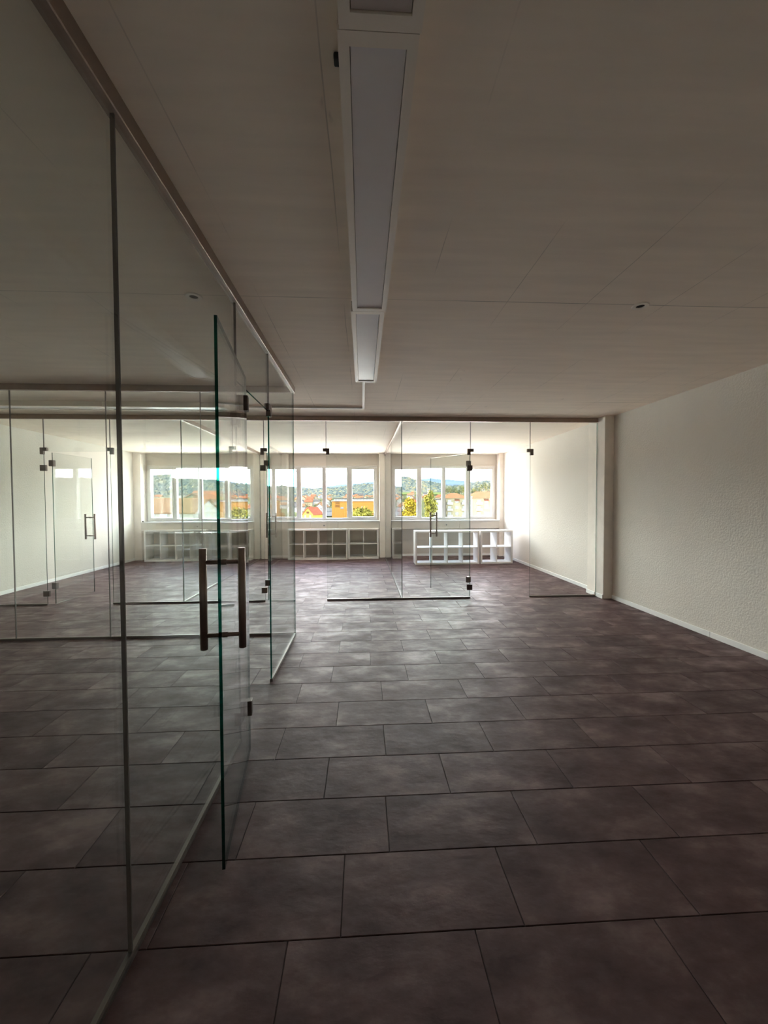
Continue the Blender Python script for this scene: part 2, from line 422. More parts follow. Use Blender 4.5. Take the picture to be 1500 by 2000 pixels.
# ---- windows
for i, (a, b) in enumerate(WINS):
    W_ = b - a; s = W_ / 2.68
    win = thing('window_%d' % (i + 1), 'white four-light window looking out over the town', None, kind='structure')
    cuts = [(.085, .615, 1), (.735, 1.270, 0), (1.365, 1.900, 0), (2.035, 2.595, 1)]
    y0, y1 = YW - .035, YW + .05
    lst = [((a, y0, WZ0), (b, y1, WZ0 + .05)), ((a, y0, WZ1 - .05), (b, y1, WZ1)),
           ((a, y0, WZ0 + .05), (a + .045, y1, WZ1 - .05)), ((b - .045, y0, WZ0 + .05), (b, y1, WZ1 - .05))]
    for k in range(3):
        c = a + s * (cuts[k][1] + cuts[k + 1][0]) / 2
        lst.append(((c - .028, y0, WZ0 + .05), (c + .028, y1, WZ1 - .05)))
    boxes('frame', lst, 'frame', win, bev=0.004)
    edges = [a + .045] + [a + s * (cuts[k][1] + cuts[k + 1][0]) / 2 for k in range(3)] + [b - .045]
    for k, (p0, p1, op) in enumerate(cuts):
        xa, xb = a + s * p0, a + s * p1
        L0 = edges[k] + (.028 if k else 0); R1 = edges[k + 1] - (.028 if k < 3 else 0)
        ib, it = (.045, .045) if op else (.012, .012)
        za, zb = WZ0 + .05 + ib, WZ1 - .05 - it
        sash = boxes('sash', [((L0, y0 - .012, WZ0 + .05), (R1, y1, za)), ((L0, y0 - .012, zb), (R1, y1, WZ1 - .05)),
                              ((L0, y0 - .012, za), (xa, y1, zb)), ((xb, y0 - .012, za), (R1, y1, zb))], 'frame', win, bev=0.003)
        pn = mesh_obj('pane', boxv((xa - .005, YW + .01, za - .005), (xb + .005, YW + .024, zb + .005)), BOXF, 'wglass', sash)
        if k in (0, 3):
            hx = (xb + .05) if k == 0 else (xa - .05)
            h = boxes('window_handle', [((hx - .012, y0 - .03, 1.50), (hx + .012, y0 - .012, 1.57)), ((hx - .009, y0 - .055, 1.40), (hx + .009, y0 - .035, 1.55)),
                                        ((hx - .007, y0 - .04, 1.53), (hx + .007, y0 - .03, 1.55))], 'frame', sash)
    # sky portal over the opening (guides sampling, gives off nothing itself)
    pd = bpy.data.lights.new('window_portal', 'AREA'); pd.shape = 'RECTANGLE'; pd.size = W_; pd.size_y = WZ1 - WZ0
    pd.cycles.is_portal = True
    po = bpy.data.objects.new('window_portal', pd); COL.objects.link(po)
    po.location = ((a + b) / 2, YW + .20, (WZ0 + WZ1) / 2); po.rotation_euler = (-math.pi / 2, 0, 0)

# ---- pillar on the right wall where the glass front ends
pil = box('wall_pillar', (3.52, 5.65, 0), (XR, 6.08, ZC), 'pillar', bev=0.006)
tag(pil, 'white concrete pillar against the rough plaster wall', kind='structure')

# ---- skirting boards
BH, BT = 0.058, 0.014
def skirting(name, runs):
    r = tag(empty(name), 'white skirting board along the wall', kind='structure')
    for a, b in runs: box('skirting_board', a, b, 'base', r, bev=0.002)
skirting('baseboard_right', [((XR - BT, YB, 0), (XR, 3.985, BH)), ((XR - BT, 3.988, 0), (XR, 5.65, BH)), ((XR - BT, 6.08, 0), (XR, PIL_Y, BH)),
                             ((3.52 - BT, 5.655, 0), (3.52, 5.815, BH)), ((3.52 - BT, 5.865, 0), (3.52, 6.08, BH)), ((3.525, 6.08, 0), (XR - BT, 6.08 + BT, BH))])
skirting('baseboard_left', [((XL, YB, 0), (XL + BT, 4.33, BH)), ((XL, 4.39, 0), (XL + BT, 5.81, BH)), ((XL, 5.87, 0), (XL + BT, PIL_Y, BH))])
skirting('baseboard_front', [((a + .01, YW - BT, 0), (b - .01, YW, BH)) for a, b in BAYS])

# ------------------------------------------------------------------ glass partitions
GT = 0.012   # glass thickness
def partition(name, label, axis, c, spans, joints, rail, channels, transoms=(), patches=(), hinge_plates=(), joint_w=.005, joint_t=.014, group=None):
    """axis 0: wall runs along x at y=c; axis 1: runs along y at x=c"""
    t = thing(name, label, 'glass partition')
    def bx(nm, s0, s1, d0, d1, z0, z1, mat, bev=0.0):
        a, b = ((s0, c + d0, z0), (s1, c + d1, z1)) if axis == 0 else ((c + d0, s0, z0), (c + d1, s1, z1))
        return box(nm, a, b, mat, t, bev)
    def gl(nm, s0, s1, z0, z1):
        a, b = ((s0, c - GT / 2, z0), (s1, c + GT / 2, z1)) if axis == 0 else ((c - GT / 2, s0, z0), (c + GT / 2, s1, z1))
        return pane(nm, a, b, 1 if axis == 0 else 0, t)
    for s0, s1 in spans: gl('glass_pane', s0 + .002, s1 - .002, .012, ZC - .05)
    for s0, s1 in transoms: gl('transom_pane', s0 + .002, s1 - .002, 2.165, ZC - .05)
    for s, z0 in joints: bx('joint_seal', s - joint_w / 2, s + joint_w / 2, -joint_t / 2, joint_t / 2, z0, ZC - .06, 'seal')
    bx('top_rail', rail[0], rail[1], -.02, .02, ZC - .065, ZC, 'rail', .003)
    for s0, s1 in channels:
        prism('floor_channel', [(c - .011, 0), (c + .011, 0), (c + .011, .016), (c + .008, .024), (c - .008, .024), (c - .011, .016)], axis, s0, s1, 'profile', t)
    for s, side in patches:   # L plate; side = +1 opening lies at larger s
        q = .046
        poly = [(s - side * q, 2.125), (s, 2.125), (s, 2.172), (s + side * q, 2.172), (s + side * q, 2.218), (s - side * q, 2.218)]
        if axis == 0: prism('patch_fitting', poly, 1, c - .018, c + .018, 'fitting', t, .002)
        else: prism('patch_fitting', poly, 0, c - .018, c + .018, 'fitting', t, .002)
    for s, side, z0, z1 in hinge_plates:
        a0, a1 = sorted((s + side * .028, s - side * .05))
        bx('hinge_plate', a0, a1, -.018, .018, z0, z1, 'fitting', .002)
    return t

HZ = ((1.893, 1.975), (0.125, 0.205))      # plates on the fixed glass; the leaf's plates sit just above
# glass wall running along the left, beside the viewer
partition('glass_partition', 'long glass wall of the glazed office, running parallel to the ceiling light row', 1, XG,
          [(YB + .02, -0.95), (-0.95, 1.27), (1.27, 2.41), (3.22, YF)], [(-0.95, .02), (1.27, .02), (2.41, 2.165), (3.22, 2.165)],
          (YB, YF + .02), [(YB + .02, 2.41), (3.22, YF - .02)], [(2.41, 3.22)], [(3.22, -1)], [(2.41, 1, *HZ[0]), (2.41, 1, *HZ[1])], joint_w=.006, joint_t=.0125)
# glass front closing the left office
partition('glass_partition', 'glass front of the glazed office facing the passage, fixed panes without a door', 0, YF,
          [(XL + .005, -4.62), (-4.62, -3.65), (-3.65, -2.69), (-2.69, -1.72), (-1.72, XG - .008)],
          [(-4.62, .02), (-3.65, .02), (-2.69, .02), (-1.72, .02)], (XL + .002, XG - .02), [(XL + .005, XG - .02)])
# far glass front with its three doors
partition('glass_partition', 'wide glass front with three open doors before the window rooms', 0, YP,
          [(XL + .005, -4.45), (-3.555, -2.58), (-2.58, -1.42), (-0.53, .572), (.572, 1.59), (2.49, 3.515)],
          [(-4.45, 2.165), (-3.555, 2.165), (-2.58, .02), (-1.42, 2.165), (-.53, 2.165), (.572, .02), (1.59, 2.165), (2.49, 2.165)],
          (XL + .002, 3.518), [(XL + .005, -4.45), (-3.555, -1.42), (-.53, 1.59), (2.49, 3.50)],
          [(-4.45, -3.555), (-1.42, -.53), (1.59, 2.49)], [(-4.45, 1), (-3.555, -1), (-1.42, 1), (-.53, -1), (1.59, 1), (2.49, -1)],
          [(s, 1, *z) for s in (-4.45, -1.42, 1.59) for z in HZ], joint_w=.006, joint_t=.014)
# cross walls between the window rooms
for x, lab in ((.572, 'glass cross wall between the middle window room and the free-standing shelf room'), (-2.58, 'glass cross wall beside the cream-house window, ending at the pillar')):
    partition('glass_partition', lab, 1, x, [(YP + .012, 8.0), (8.0, PIL_Y - .004)], [(8.0, .02)], (YP + .022, PIL_Y - .003), [(YP + .02, PIL_Y - .004)], joint_w=.006)

# ------------------------------------------------------------------ glass doors
def glass_door(label, hinge, free, side=1):
    hx, hy = hinge; d = Vector((free[0] - hx, free[1] - hy)); wd = d.length
    t = thing('glass_door', label, 'door', (hx, hy, 0), math.atan2(d.y, d.x))
    pane('door_leaf', (0, -GT / 2, .010), (wd, GT / 2, 2.155), 1, t)
    for z0, z1 in ((1.962, 2.048), (0.222, 0.308)):
        q0, q1 = sorted((-side * .018, side * .044)); box('hinge', (-.012, q0, z0), (.036, q1, z1), 'fitting', t, .002)
    s = wd - .062
    for sd in (-1, 1):
        tube('handle_bar', (s, sd * .073, .862), (s, sd * .073, 1.266), .0145, 'steel', t, n=24, cap=.0015)
    for z in (.918, 1.210):
        tube('handle_standoff', (s, -.062, z), (s, .062, z), .0085, 'steel', t, n=16)
        tube('handle_collar', (s, -.016, z), (s, .016, z), .0115, 'steel', t, n=16)
    return t
glass_door('glass door of the glazed office, swung back against its long glass wall', (-.666, 2.325), (-.552, 1.555), side=-1)
glass_door('open glass door leading to the free-standing shelves, hinged beside the cross wall', (1.60, 5.915), (1.118, 6.535))
glass_door('open glass door into the room with the middle window', (-1.385, 5.885), (-1.505, 6.65))
glass_door('open glass door in front of a bare white wall, windows mirrored in it', (-4.375, 5.885), (-4.345, 6.655))

# ------------------------------------------------------------------ ceiling lights and ducts
def ceiling_light(label, loc, rz, L_=1.465, Wd=.205, group=None):
    t = thing('ceiling_light', label, 'ceiling light', loc, rz, group)
    h = .062; e = .028
    boxes('housing', [((-L_ / 2, -Wd / 2, -h), (L_ / 2, -Wd / 2 + e, 0)), ((-L_ / 2, Wd / 2 - e, -h), (L_ / 2, Wd / 2, 0)),
                      ((-L_ / 2, -Wd / 2 + e, -h), (-L_ / 2 + .035, Wd / 2 - e, 0)), ((L_ / 2 - .035, -Wd / 2 + e, -h), (L_ / 2, Wd / 2 - e, 0))], 'lampbody', t)
    box('back_plate', (-L_ / 2 + .02, -Wd / 2 + e - .01, -.02), (L_ / 2 - .02, Wd / 2 - e + .01, -.004), 'seal', t)
    box('diffuser', (-L_ / 2 + .037, -Wd / 2 + e + .002, -h + .006), (L_ / 2 - .037, Wd / 2 - e - .002, -h + .014), 'diffuser', t)
    boxes('edge_lip', [((-L_ / 2 - .002, s * Wd / 2 - .002, -h + .012), (L_ / 2 + .002, s * Wd / 2 + .002, -h + .020)) for s in (-1, 1)], 'lampbody', t)
    return t
ceiling_light('white long ceiling light, middle one of the row above the floor', (.046, 1.757, ZC), math.pi / 2)
ceiling_light('white long ceiling light where the cable duct starts', (.036, 3.225, ZC), math.pi / 2)
ceiling_light('white long ceiling light at the row end farthest from the windows', (.050, .2905, ZC), math.pi / 2)
ceiling_light('white long ceiling light above the passage, touching the end of the cable duct', (-2.435, 5.17, ZC), 0)
ceiling_light('white long ceiling light above the passage, second one on from the cable duct', (-3.91, 5.17, ZC), 0)
t = thing('cable_duct', 'white bent cable duct between the ceiling lights', 'cable duct')
box('duct_run', (.000, 3.962, ZC - .024), (.026, 5.262, ZC - .001), 'duct', t, .002)
box('duct_run', (-1.695, 5.236, ZC - .024), (-.001, 5.262, ZC - .001), 'duct', t, .002)

# ceiling openings
def ceiling_socket(label, loc, tilt):
    t = thing('ceiling_socket', label, 'ceiling socket', (loc[0], loc[1], ZC))
    lathe('cover_ring', [(.024, -.001), (.026, -.006), (.046, -.006), (.050, -.001), (.050, 0.0)], 'lampbody', t, n=32)
    lathe('dark_opening', [(0.0, -.0015), (.0245, -.0015), (.0245, -.0005)], 'hole', t, n=24)
    return t
ceiling_socket('round ceiling socket with dark hole between light row and plaster wall', (1.76, 2.47), 0)
ceiling_socket('round ceiling socket above the glazed office', (-1.005, 2.478), 0)
st = mesh_obj('cable_stub', *[list(x) for x in (boxv((-.008, -.014, -.016), (.009, .014, 0)), BOXF)], 'black', loc=(-.066, 1.142, ZC))
bevel_mesh(st.data, .004, 2); tag(st, 'small black cable stub beside the ceiling light', 'cable stub')

# ------------------------------------------------------------------ cube shelves
def cube_shelf(label, x0, y0, cols, rz=0.0, group=None):
    """front left bottom corner at (x0, y0); 2 rows"""
    t = thing('cube_shelf', label, 'shelf', (x0, y0, 0), rz, group)
    o, i_, c, D = .038, .016, .336, .39
    Wd = 2 * o + cols * c + (cols - 1) * i_; Hh = 2 * o + 2 * c + i_
    box('bottom_board', (0, 0, 0), (Wd, D, o), 'shelf', t, .0015)
    box('top_board', (0, 0, Hh - o), (Wd, D, Hh), 'shelf', t, .0015)
    box('side_panel', (0, .0005, o), (o, D, Hh - o), 'shelf', t)
    box('side_panel', (Wd - o, .0005, o), (Wd, D, Hh - o), 'shelf', t)
    box('shelf_board', (o, .001, o + c), (Wd - o, D - .001, o + c + i_), 'shelf', t)
    for k in range(1, cols):
        x = o + k * c + (k - 1) * i_
        for z in (o, o + c + i_): box('divider', (x, .001, z), (x + i_, D - .001, z + c), 'shelf', t)
    return t
cube_shelf('white eight-cube shelf standing free in front of the window bay', 1.185, 8.985, 4, math.radians(-.6))
cube_shelf('white four-cube shelf beside the plaster wall, next to the free-standing eight-cube one', 2.690, 8.985, 2, math.radians(3.0))
cube_shelf('white eight-cube shelf below the middle window', -1.855, 9.93, 4)
cube_shelf('white four-cube shelf below the middle window, next to the pillar', -.375, 10.0, 2)
cube_shelf('white eight-cube shelf in the corner, behind the glazed office', -5.32, 9.96, 4)
cube_shelf('white four-cube shelf behind the glazed office, near the glass cross wall', -3.53, 9.96, 2)
st = box('door_stop', (-5.47, 10.17, .955), (-5.43, 10.20, .985), 'black', bev=.005, seg=2)
tag(st, 'small black stopper at the corner end of the window sill', 'stopper')

# ------------------------------------------------------------------ outdoors
GZ = -12.0
def noise2(x, y, seed=0):
    from mathutils import noise
    return noise.fractal(Vector((x, y, seed * 7.3)), 1.0, 2.0, 5)
def ridge(points, px):
    return float(np.interp(px, [p[0] for p in points], [p[1] for p in points]))
R_FOREST = [(-200, 930), (100, 924), (290, 926), (335, 924), (365, 927), (405, 926), (418, 929), (437, 937), (463, 943), (500, 945), (542, 948), (550, 947), (575, 952),
            (592, 953), (612, 955), (628, 952), (660, 951), (690, 947), (705, 944), (726, 944), (760, 940), (776, 932), (789, 928), (800, 931), (806, 934), (828, 938), (850, 941),
            (871, 948), (890, 948), (910, 945), (925, 942), (945, 937), (960, 936), (1100, 930), (1700, 925)]
R_FAR = [(-200, 940), (400, 945), (560, 949), (592, 949), (610, 953), (640, 948), (674, 944), (700, 942), (726, 939), (776, 936), (828, 933), (842, 931), (864, 934), (908, 937), (960, 945), (1100, 950), (1700, 950)]
T_TOWN = [(-200, 972), (290, 972), (480, 970), (540, 973), (640, 972), (726, 972), (776, 962), (864, 962), (960, 968), (1700, 968)]
def hill(name, pts, d0, d1, base, mat, bump, bscale, npx, nr, label):
    v, f = [], []
    pxs = np.linspace(-150, 1650, npx)
    for j in range(nr + 1):
        t = j / nr; Y = d0 + (d1 - d0) * t
        for px in pxs:
            zb = at(px, ridge(base, px), d0).z if base else GZ
            zt = at(px, ridge(pts, px), d1 * .92).z
            p = at(px, 979, Y)
            s = min(1.0, t / .92); e = s * s * (3 - 2 * s) * .35 + s * .65
            z = zb + (zt - zb) * e - max(0, t - .92) * 200
            z += bump * (noise2(p.x / bscale, p.y / bscale, 3) * .8) * min(1, t * 8)
            v.append((p.x, p.y, z))
    for j in range(nr):
        for i in range(npx - 1):
            a = j * npx + i; f.append((a, a + 1, a + npx + 1, a + npx))
    o = mesh_obj(name, v, f, mat, None, smooth=False)
    return tag(o, label, kind='structure')
def forest_mat(name, c0, c1, c2, sc_):
    mt, n, l, out = new_mat(name)
    b = n.new('ShaderNodeBsdfPrincipled'); b.inputs['Roughness'].default_value = 1.0; b.inputs['Specular IOR Level'].default_value = 0.0
    geo = n.new('ShaderNodeNewGeometry')
    a = n.new('ShaderNodeTexNoise'); a.inputs['Scale'].default_value = sc_; a.inputs['Detail'].default_value = 3
    l.new(geo.outputs['Position'], a.inputs['Vector'])
    r = n.new('ShaderNodeValToRGB'); e = r.color_ramp.elements
    e[0].position = .36; e[0].color = (*c0, 1); e[1].position = .66; e[1].color = (*c2, 1); x = e.new(.5); x.color = (*c1, 1)
    l.new(a.outputs['Fac'], r.inputs['Fac']); l.new(r.outputs['Color'], b.inputs['Base Color']); l.new(b.outputs['BSDF'], out.inputs['Surface'])
    return mt
M['forest'] = forest_mat('autumn_forest', (.014, .019, .020), (.027, .032, .028), (.048, .041, .022), .05)  # hazy blue of the distance is mixed into the darker greens
M['farhill'] = forest_mat('distant_hill', (.026, .036, .050), (.030, .041, .056), (.035, .046, .060), .004)  # blue aerial haze painted into the hill colour
hill('forested_hill', R_FOREST, 900, 1700, T_TOWN, 'forest', 9.0, 13.0, 700, 70, 'forested autumn hills behind the town')
hill('distant_hill', R_FAR, 3000, 6000, None, 'farhill', 12.0, 200.0, 240, 20, 'distant ridge coloured with blue haze behind the forested hills')
# ground of the town, rising gently to the foot of the hills
def ground_z(px, Y):
    if Y < 300: return GZ
    t = min(1, (Y - 300) / 600.0); zt = at(px, ridge(T_TOWN, px), 900).z
    return GZ + (zt - GZ) * (t ** 1.25)
v, f = [], []
Ys = [11, 60, 150, 260, 300, 340, 380, 430, 480, 540, 600, 660, 720, 780, 840, 905]; pxs = np.linspace(-900, 2400, 60)
for Y in Ys:
    for px in pxs:
        p = at(px, 979, Y); v.append((p.x, p.y, ground_z(px, Y)))
for j in range(len(Ys) - 1):
    for i in range(len(pxs) - 1):
        a = j * len(pxs) + i; f.append((a, a + 1, a + len(pxs) + 1, a + len(pxs)))
nrow = len(pxs) - 1
tag(mesh_obj('town_ground', v, f, ['grass', 'bounce_ground'], fm=[1 if k // nrow < 3 else 0 for k in range(len(f))]), 'green and grey ground of the town', kind='structure')  # nearest rows: added pale surface, out of view, reflecting light indoors
v = []; 
def patch(name, px0, px1, Y0, Y1, mat, label):
    v, f = [], []; nx, ny = 12, 6
    for j in range(ny + 1):
        for i in range(nx + 1):
            px = px0 + (px1 - px0) * i / nx; Y = Y0 + (Y1 - Y0) * j / ny; p = at(px, 979, Y); v.append((p.x, p.y, ground_z(px, Y) + .9))
    for j in range(ny):
        for i in range(nx): a = j * (nx + 1) + i; f.append((a, a + 1, a + nx + 2, a + nx + 1))
    tag(mesh_obj(name, v, f, mat), label, kind='structure')
patch('meadow', 541, 592, 800, 895, 'meadow', 'green meadow below the forest')
patch('meadow', 776, 866, 790, 895, 'meadow', 'pale green meadow at the foot of the autumn hill')
patch('car_park', 634, 682, 330, 470, 'asphalt', 'car park in front of the orange building')

def gable_house(name, label, cat, loc, rz, wd, dp, hw, hr, wall, roof, over=.5, windows=(), group=None, th=.25, chimney=False, side_windows=()):
    """gable end faces -y (local); ridge runs along y"""
    t = thing(name, label, cat, loc, rz, group)
    hw2 = wd / 2
    prism('wall', [(-hw2, 0), (hw2, 0), (hw2, hw), (0, hw + hr), (-hw2, hw)], 1, 0, dp, wall, t)
    k = hr / hw2; L = math.hypot(1, k)
    for s in (-1, 1):
        nx, nz = s * k / L * th, 1 / L * th
        e = (s * (hw2 + over), hw - k * over)
        q = [(0, hw + hr), e, (e[0] + nx, e[1] + nz), (0, hw + hr + th * L)]
        prism('roof_slope', q, 1, -over, dp + over, roof, t)
    for x, z, ww, hh, mt in windows: box('window', (x - ww / 2, -.08, z), (x + ww / 2, .05, z + hh), mt, t)
    for y, z, ww, hh, mt, s in side_windows:
        a0, a1 = sorted((s * (hw2 - .05), s * (hw2 + .08))); box('window', (a0, y - ww / 2, z), (a1, y + ww / 2, z + hh), mt, t)
    if chimney: box('chimney', (wd * .18, dp * .4, hw), (wd * .18 + .8, dp * .4 + .8, hw + hr + .8), wall, t)
    return t

# far town: small houses
variants = [('wwhite', 'rbrown', 'small white house with brown roof in the far town'), ('wcream', 'rred', 'small cream house with red roof in the far town'),
            ('wwhite', 'rgrey', 'small white house with grey roof in the far town'), ('wcream', 'rorange', 'small cream house with orange roof in the far town')]
protos = []
for wl, rf, lb in variants:
    protos.append(gable_house('town_house', lb, 'house', (0, 0, -500), 0, 9, 11, 6.0, 3.2, wl, rf, group=lb.replace('small', 'small').replace(' house ', ' houses '),
                              windows=[(-2.2, 3.6, 1.2, 1.4, 'pane'), (2.2, 3.6, 1.2, 1.4, 'pane'), (-2.2, .9, 1.2, 1.4, 'pane'), (2.2, .9, 1.2, 1.4, 'pane')]))
used = [False] * 4
bands = [(292, 500), (534, 732), (772, 870)]
placed = [(at(691, 979, 430).x, 430, 34), (at(317, 979, 337).x, 337, 15), (at(690, 979, 315).x, 315, 26), (at(838, 979, 422).x, 422, 8)] + \
         [(at(px, 979, Y).x, Y, 7) for px, Y in ((600, 380), (616, 420), (645, 520), (690, 600), (716, 560), (320, 420), (480, 500), (790, 480), (812, 520))]
for bi, (p0, p1) in enumerate(bands):
    for k in range((46, 56, 20)[bi]):
        for tries in range(60):
            px = random.uniform(p0, p1); Y = 345 + 545 * random.random() ** .8; q = at(px, 979, Y)
            if 632 < px < 684 and Y < 480: continue
            if (540 < px < 593 or 776 < px < 866) and Y > 775: continue
            if all((q.x - a) ** 2 + (q.y - b) ** 2 > (c + 9.5) ** 2 for a, b, c in placed): break
        else: continue
        placed.append((q.x, q.y, 9.0))
        vi = random.randrange(4)
        o = protos[vi] if not used[vi] else copy_tree(protos[vi]); used[vi] = True
        p = at(px, 979, Y); o.location = (p.x, p.y, ground_z(px, Y) - .3); o.rotation_euler = (0, 0, random.choice((0, math.pi / 2, -math.pi / 2, .4, -.5)))
        s = random.uniform(.75, 1.15); o.scale = (s, s, s * random.uniform(.9, 1.1))

# trees
def leafy_tree(label, px, Y, top_py, half_px, leaf, zbase=None, n=900, group=None, name='leafy_tree'):
    c = at(px, top_py, Y); zb = GZ if zbase is None else zbase
    rx = half_px / F_PX * Y; H_ = c.z - zb
    t = thing(name, label, 'tree', (c.x, Y, zb), 0, group)
    tube('trunk', (0, 0, 0), (0, 0, H_ * .8), max(.18, rx * .06), 'bark', t, n=10)
    v, f = [], []
    rz_ = min(H_ * .46, rx * 1.75); cz = H_ - rz_
    blobs = []
    for _ in range(22):
        q = RNG.normal(size=3); blobs.append(q / np.linalg.norm(q) * .66 * RNG.rand() ** .4)
    for k in range(n):
        b = blobs[k % 22]; d = RNG.normal(size=3); d /= np.linalg.norm(d); q = b + d * (.34 * RNG.rand() ** .4)
        if np.linalg.norm(q) > 1.0: q /= np.linalg.norm(q) / (.9 + .1 * RNG.rand())
        P = np.array((q[0] * rx, q[1] * rx, cz + q[2] * rz_)); s = rx * RNG.uniform(.05, .11)
        u = RNG.normal(size=3); u /= np.linalg.norm(u); w_ = np.cross(u, d); w_ /= np.linalg.norm(w_) + 1e-6
        i = len(v); v += [P - u * s, P + w_ * s * .7, P + u * s, P - w_ * s * .7]; f.append((i, i + 1, i + 2, i + 3))
    tag(mesh_obj('foliage', v, f, leaf, t), kind='stuff')
    return t
leafy_tree('tall yellow autumn tree beside the narrow brick-red house', 801, 120, 966, 21, 'yleaf', n=2200)
leafy_tree('yellow-green tree touching the corner of the apartment block', 840, 135, 954, 20, 'gleaf', n=2400)
leafy_tree('yellow-green tree in front of the orange building', 707, 150, 974, 27, 'gleaf', n=2600)
leafy_tree('golden tree behind the cream gabled house', 455, 130, 974, 24, 'yleaf', n=2000)
leafy_tree('rusty orange tree before the middle window view', 550, 170, 989, 9, 'oleaf', n=900)
leafy_tree('dark green tree beside the rusty orange tree', 567, 190, 986, 8, 'dleaf', n=800)
for px, Y, tp, hp in ((600, 380, 976, 7), (616, 420, 979, 6), (645, 520, 974, 6), (690, 600, 968, 7), (716, 560, 969, 8), (320, 420, 972, 6), (480, 500, 971, 7), (790, 480, 966, 7), (812, 520, 964, 6)):
    c = at(px, 979, Y); leafy_tree('small dark green tree among the far town houses', px, Y, tp, hp, 'dleaf', zbase=ground_z(px, Y), n=260, group='trees among the far houses', name='town_tree')
for k in range(26):   # wooded edge behind the apartment block
    px = 868 + k * 3.9 + random.uniform(-.3, .3); Y = 330 + 22 * (k % 4)
    leafy_tree('green tree of the wood behind the apartment block', px, Y, 949 - 5 * (k / 26) + random.uniform(-4, 4) - (6 if k > 17 else 0), 7, ('dleaf', 'gleaf')[k % 3 == 0], n=320, group='wood behind the apartment block', name='wood_tree')

# houses close by
p = at(318, 979, 78)
gable_house('brown_roofed_house', 'white house with wide brown tiled roof', 'house', (p.x + 7.5, 80, GZ), math.pi / 2, 13, 15, at(0, 1003, 74).z - GZ, 2.4, 'wwhite', 'rbrown', over=.6, chimney=True,
            side_windows=[(y, at(0, 1012, 74).z - GZ - .5, 1.3, 1.1, 'blue', -1) for y in (3.0, 5.2, 7.4, 9.6, 11.8, 13.4)])
p = at(376, 965, 95)
hr_ = (987 - 965) / F_PX * 95
gable_house('cream_gabled_house', 'cream gabled house with brown roof edges', 'house', (p.x, 95, GZ), .06, 9.6, 14, p.z - hr_ - GZ, hr_, 'wcream', 'rbrown', over=.5,
            windows=[(-1.3, p.z - hr_ - GZ - 1.9, 1.0, 1.5, 'pane'), (1.3, p.z - hr_ - GZ - 1.9, 1.0, 1.5, 'pane'), (3.2, p.z - hr_ - GZ - 2.0, .9, 1.4, 'pane'), (-3.2, p.z - hr_ - GZ - 2.0, .9, 1.4, 'pane')])
p = at(424, 979, 140)
gable_house('orange_roofed_house', 'cream house with long orange tiled roof', 'house', (p.x + 7, 142, GZ), math.pi / 2, 12, 15, at(0, 980, 140).z - GZ - .1, 3.4, 'wcream', 'rorange', over=.6,
            side_windows=[(y, 9.0, 1.2, 1.4, 'pane', -1) for y in (2.5, 5, 7.5, 10, 12.5)])
p = at(601, 992, 230); hr_ = 3.6
gable_house('yellow_gabled_house', 'yellow gabled house with red roof', 'house', (p.x, 230, GZ), -.35, 6.6, 12, p.z - hr_ - GZ, hr_, 'wyellow', 'rred', over=.5, th=.3,
            windows=[(0, p.z - hr_ - GZ + .3, 1.7, 1.2, 'shutter'), (-1.6, p.z - hr_ - GZ - 2.2, 1.0, 1.6, 'pane'), (1.6, p.z - hr_ - GZ - 2.2, 1.0, 1.6, 'pane')])
p = at(777, 979, 150)
gable_house('red_house', 'narrow brick-red house with grey roof beside the tall yellow tree', 'house', (p.x, 165, GZ), 0, 5.5, 9, at(0, 988, 165).z - GZ, 1.5, 'wred', 'rgrey', over=.3,
            windows=[(x, at(0, 988, 165).z - GZ - 2.0 - k * 2.6, .9, 1.3, 'pane') for x in (-1.2, 1.2) for k in range(2)])

def block(name, label, px0, px1, top_py, Y, depth, wall, roofmat, wins=(), z0=None):
    a = at(px0, top_py, Y); b = at(px1, top_py, Y); z0 = GZ if z0 is None else z0
    t = thing(name, label, 'building', ((a.x + b.x) / 2, Y, z0))
    hw2 = (b.x - a.x) / 2; H_ = a.z - z0
    box('wall', (-hw2, 0, 0), (hw2, depth, H_), wall, t)
    box('roof', (-hw2 - .4, -.4, H_), (hw2 + .4, depth + .4, H_ + .5), roofmat, t)
    for px, py, ww, hh, mt in wins:
        c = at(px, py, Y); x = c.x - (a.x + b.x) / 2; z = c.z - z0
        box('window', (x - ww / 2, -.12, z - hh / 2), (x + ww / 2, .05, z + hh / 2), mt, t)
    return t
block('orange_building', 'long low orange building with louvred corner', 648, 742, 979, 300, 30, 'worange', 'wwhite', [(659, 980.6 + 3.0 * k, 3.4, .5, 'shutter') for k in range(4)] + [(668, 992, 2.4, 1.4, 'pane')])
block('orange_annex', 'small orange and yellow block by the middle window pillar', 512, 536, 980, 260, 16, 'worange', 'wyellow', [(518 + 6 * k, 985, 1.2, 1.2, 'pane') for k in range(3)])
block('white_hall', 'white flat-roofed hall behind the orange building', 652, 730, 974, 420, 20, 'wwhite', 'rgrey', [(656 + 6 * k, 976.5, 1.8, 1.2, 'pane') for k in range(12)])
block('white_town_block', 'white flat town block behind the brown roof', 296, 338, 973, 330, 14, 'wwhite', 'wcream', [(300 + 5 * k, 976 + 4 * j, 1.3, 1.1, 'pane') for k in range(8) for j in range(2)])
block('white_tower', 'slim white tower rising over the yellow-green tree', 836, 841.5, 954, 420, 4, 'wwhite', 'wcream', [(838.5, 960 + 6 * k, 1, 1.2, 'pane') for k in range(3)])
block('white_terrace', 'white terrace house seen between tree and apartment block', 852, 869, 976, 172, 10, 'wwhite', 'rgrey', [(857 + 7 * i, 983 + 9 * j, 1.1, 1.4, 'pane') for i in range(2) for j in range(3)])

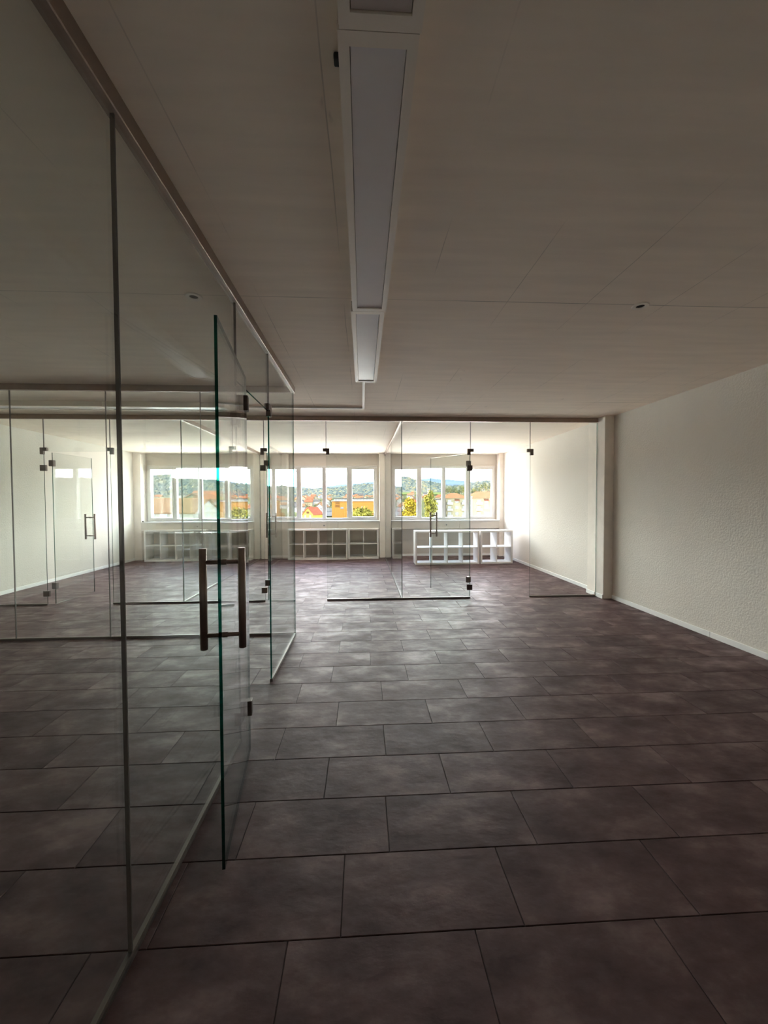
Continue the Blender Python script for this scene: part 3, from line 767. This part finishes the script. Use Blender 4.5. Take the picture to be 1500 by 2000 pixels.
# apartment block with orange roofs
a = at(871, 973, 175); b = at(1010, 973, 175)
apt = thing('apartment_block', 'cream apartment block with orange hipped roofs and balconies', 'building', (a.x, 175, GZ))
Wd, EH = b.x - a.x, a.z - GZ
box('wall', (0, 0, 0), (Wd, 13, EH), 'wcream', apt)
def hip(x0, x1, rise):
    v = [(x0 - .8, -.8, EH), (x1 + .8, -.8, EH), (x1 + .8, 13.8, EH), (x0 - .8, 13.8, EH), (x0 + 3.5, 6.5, EH + rise), (x1 - 3.5, 6.5, EH + rise)]
    mesh_obj('roof', v, [(0, 1, 5, 4), (1, 2, 5), (2, 3, 4, 5), (3, 0, 4), (3, 2, 1, 0)], 'rorange', apt)
sx_ = Wd * 47 / 139
hip(0, sx_ - 1.0, 2.3); hip(sx_ + 1.0, Wd, 3.0)
box('stair_tower', (sx_ - .9, -.3, 0), (sx_ + .9, 6, EH + .8), 'wwhite', apt)
for k in range(9):
    cx = 1.6 + k * 3.3
    if abs(cx - sx_) < 1.4 or cx > Wd - 1: continue
    for j in range(4):
        z = EH - 2.1 - j * 2.75
        wn = box('window', (cx - .75, -.06, z), (cx + .75, .05, z + 1.35), 'pane', apt)
        box('window_mullion', (cx - .04, -.09, z), (cx + .04, -.06, z + 1.35), 'wwhite', wn)
        if k % 2 == 0:
            bal = boxes('balcony', [((cx - 1.3, -1.3, z - .75), (cx + 1.3, 0, z - .6)), ((cx - 1.3, -1.3, z - .6), (cx + 1.3, -1.22, z + .25)),
                                    ((cx - 1.3, -1.22, z - .6), (cx - 1.22, 0, z + .25)), ((cx + 1.22, -1.22, z - .6), (cx + 1.3, 0, z + .25))], 'wwhite', apt)
        if j == 0 and k % 2 == 1:
            prism('awning', [(-1.2, z + .8), (0, z + 1.6), (0, z + 1.7), (-1.2, z + .9)], 0, cx - 1.1, cx + 1.1, 'awning', apt)

# tower crane far behind the middle window
p = at(584, 922, 520)
cr = thing('tower_crane', 'grey tower crane with long level jib above the town', 'crane', (p.x, 520, GZ))
H_ = p.z - GZ
boxes('mast', [((sx - .12, s2 - .12, 0), (sx + .12, s2 + .12, H_)) for sx in (-.7, .7) for s2 in (-.7, .7)] + [((-.8, -.8, 2.5 * k), (.8, .8, 2.5 * k + .15)) for k in range(int(H_ / 2.5))], 'crane', cr)
jx0, jx1 = at(540, 922, 520).x - p.x, at(622, 922, 520).x - p.x
boxes('jib', [((jx0, -.6, H_), (jx1, -.2, H_ + .5)), ((jx0, .2, H_), (jx1, .6, H_ + .5)), ((jx0, -.2, H_ + 1.3), (jx1, .2, H_ + 1.7))] +
      [((jx0 + 2.5 * k, -.6, H_), (jx0 + 2.5 * k + .35, .6, H_ + 1.7)) for k in range(int((jx1 - jx0) / 2.5))], 'crane', cr)
box('trolley', (at(609, 922, 520).x - p.x - .8, -.7, H_ - .9), (at(609, 922, 520).x - p.x + .8, .7, H_), 'crane', cr)
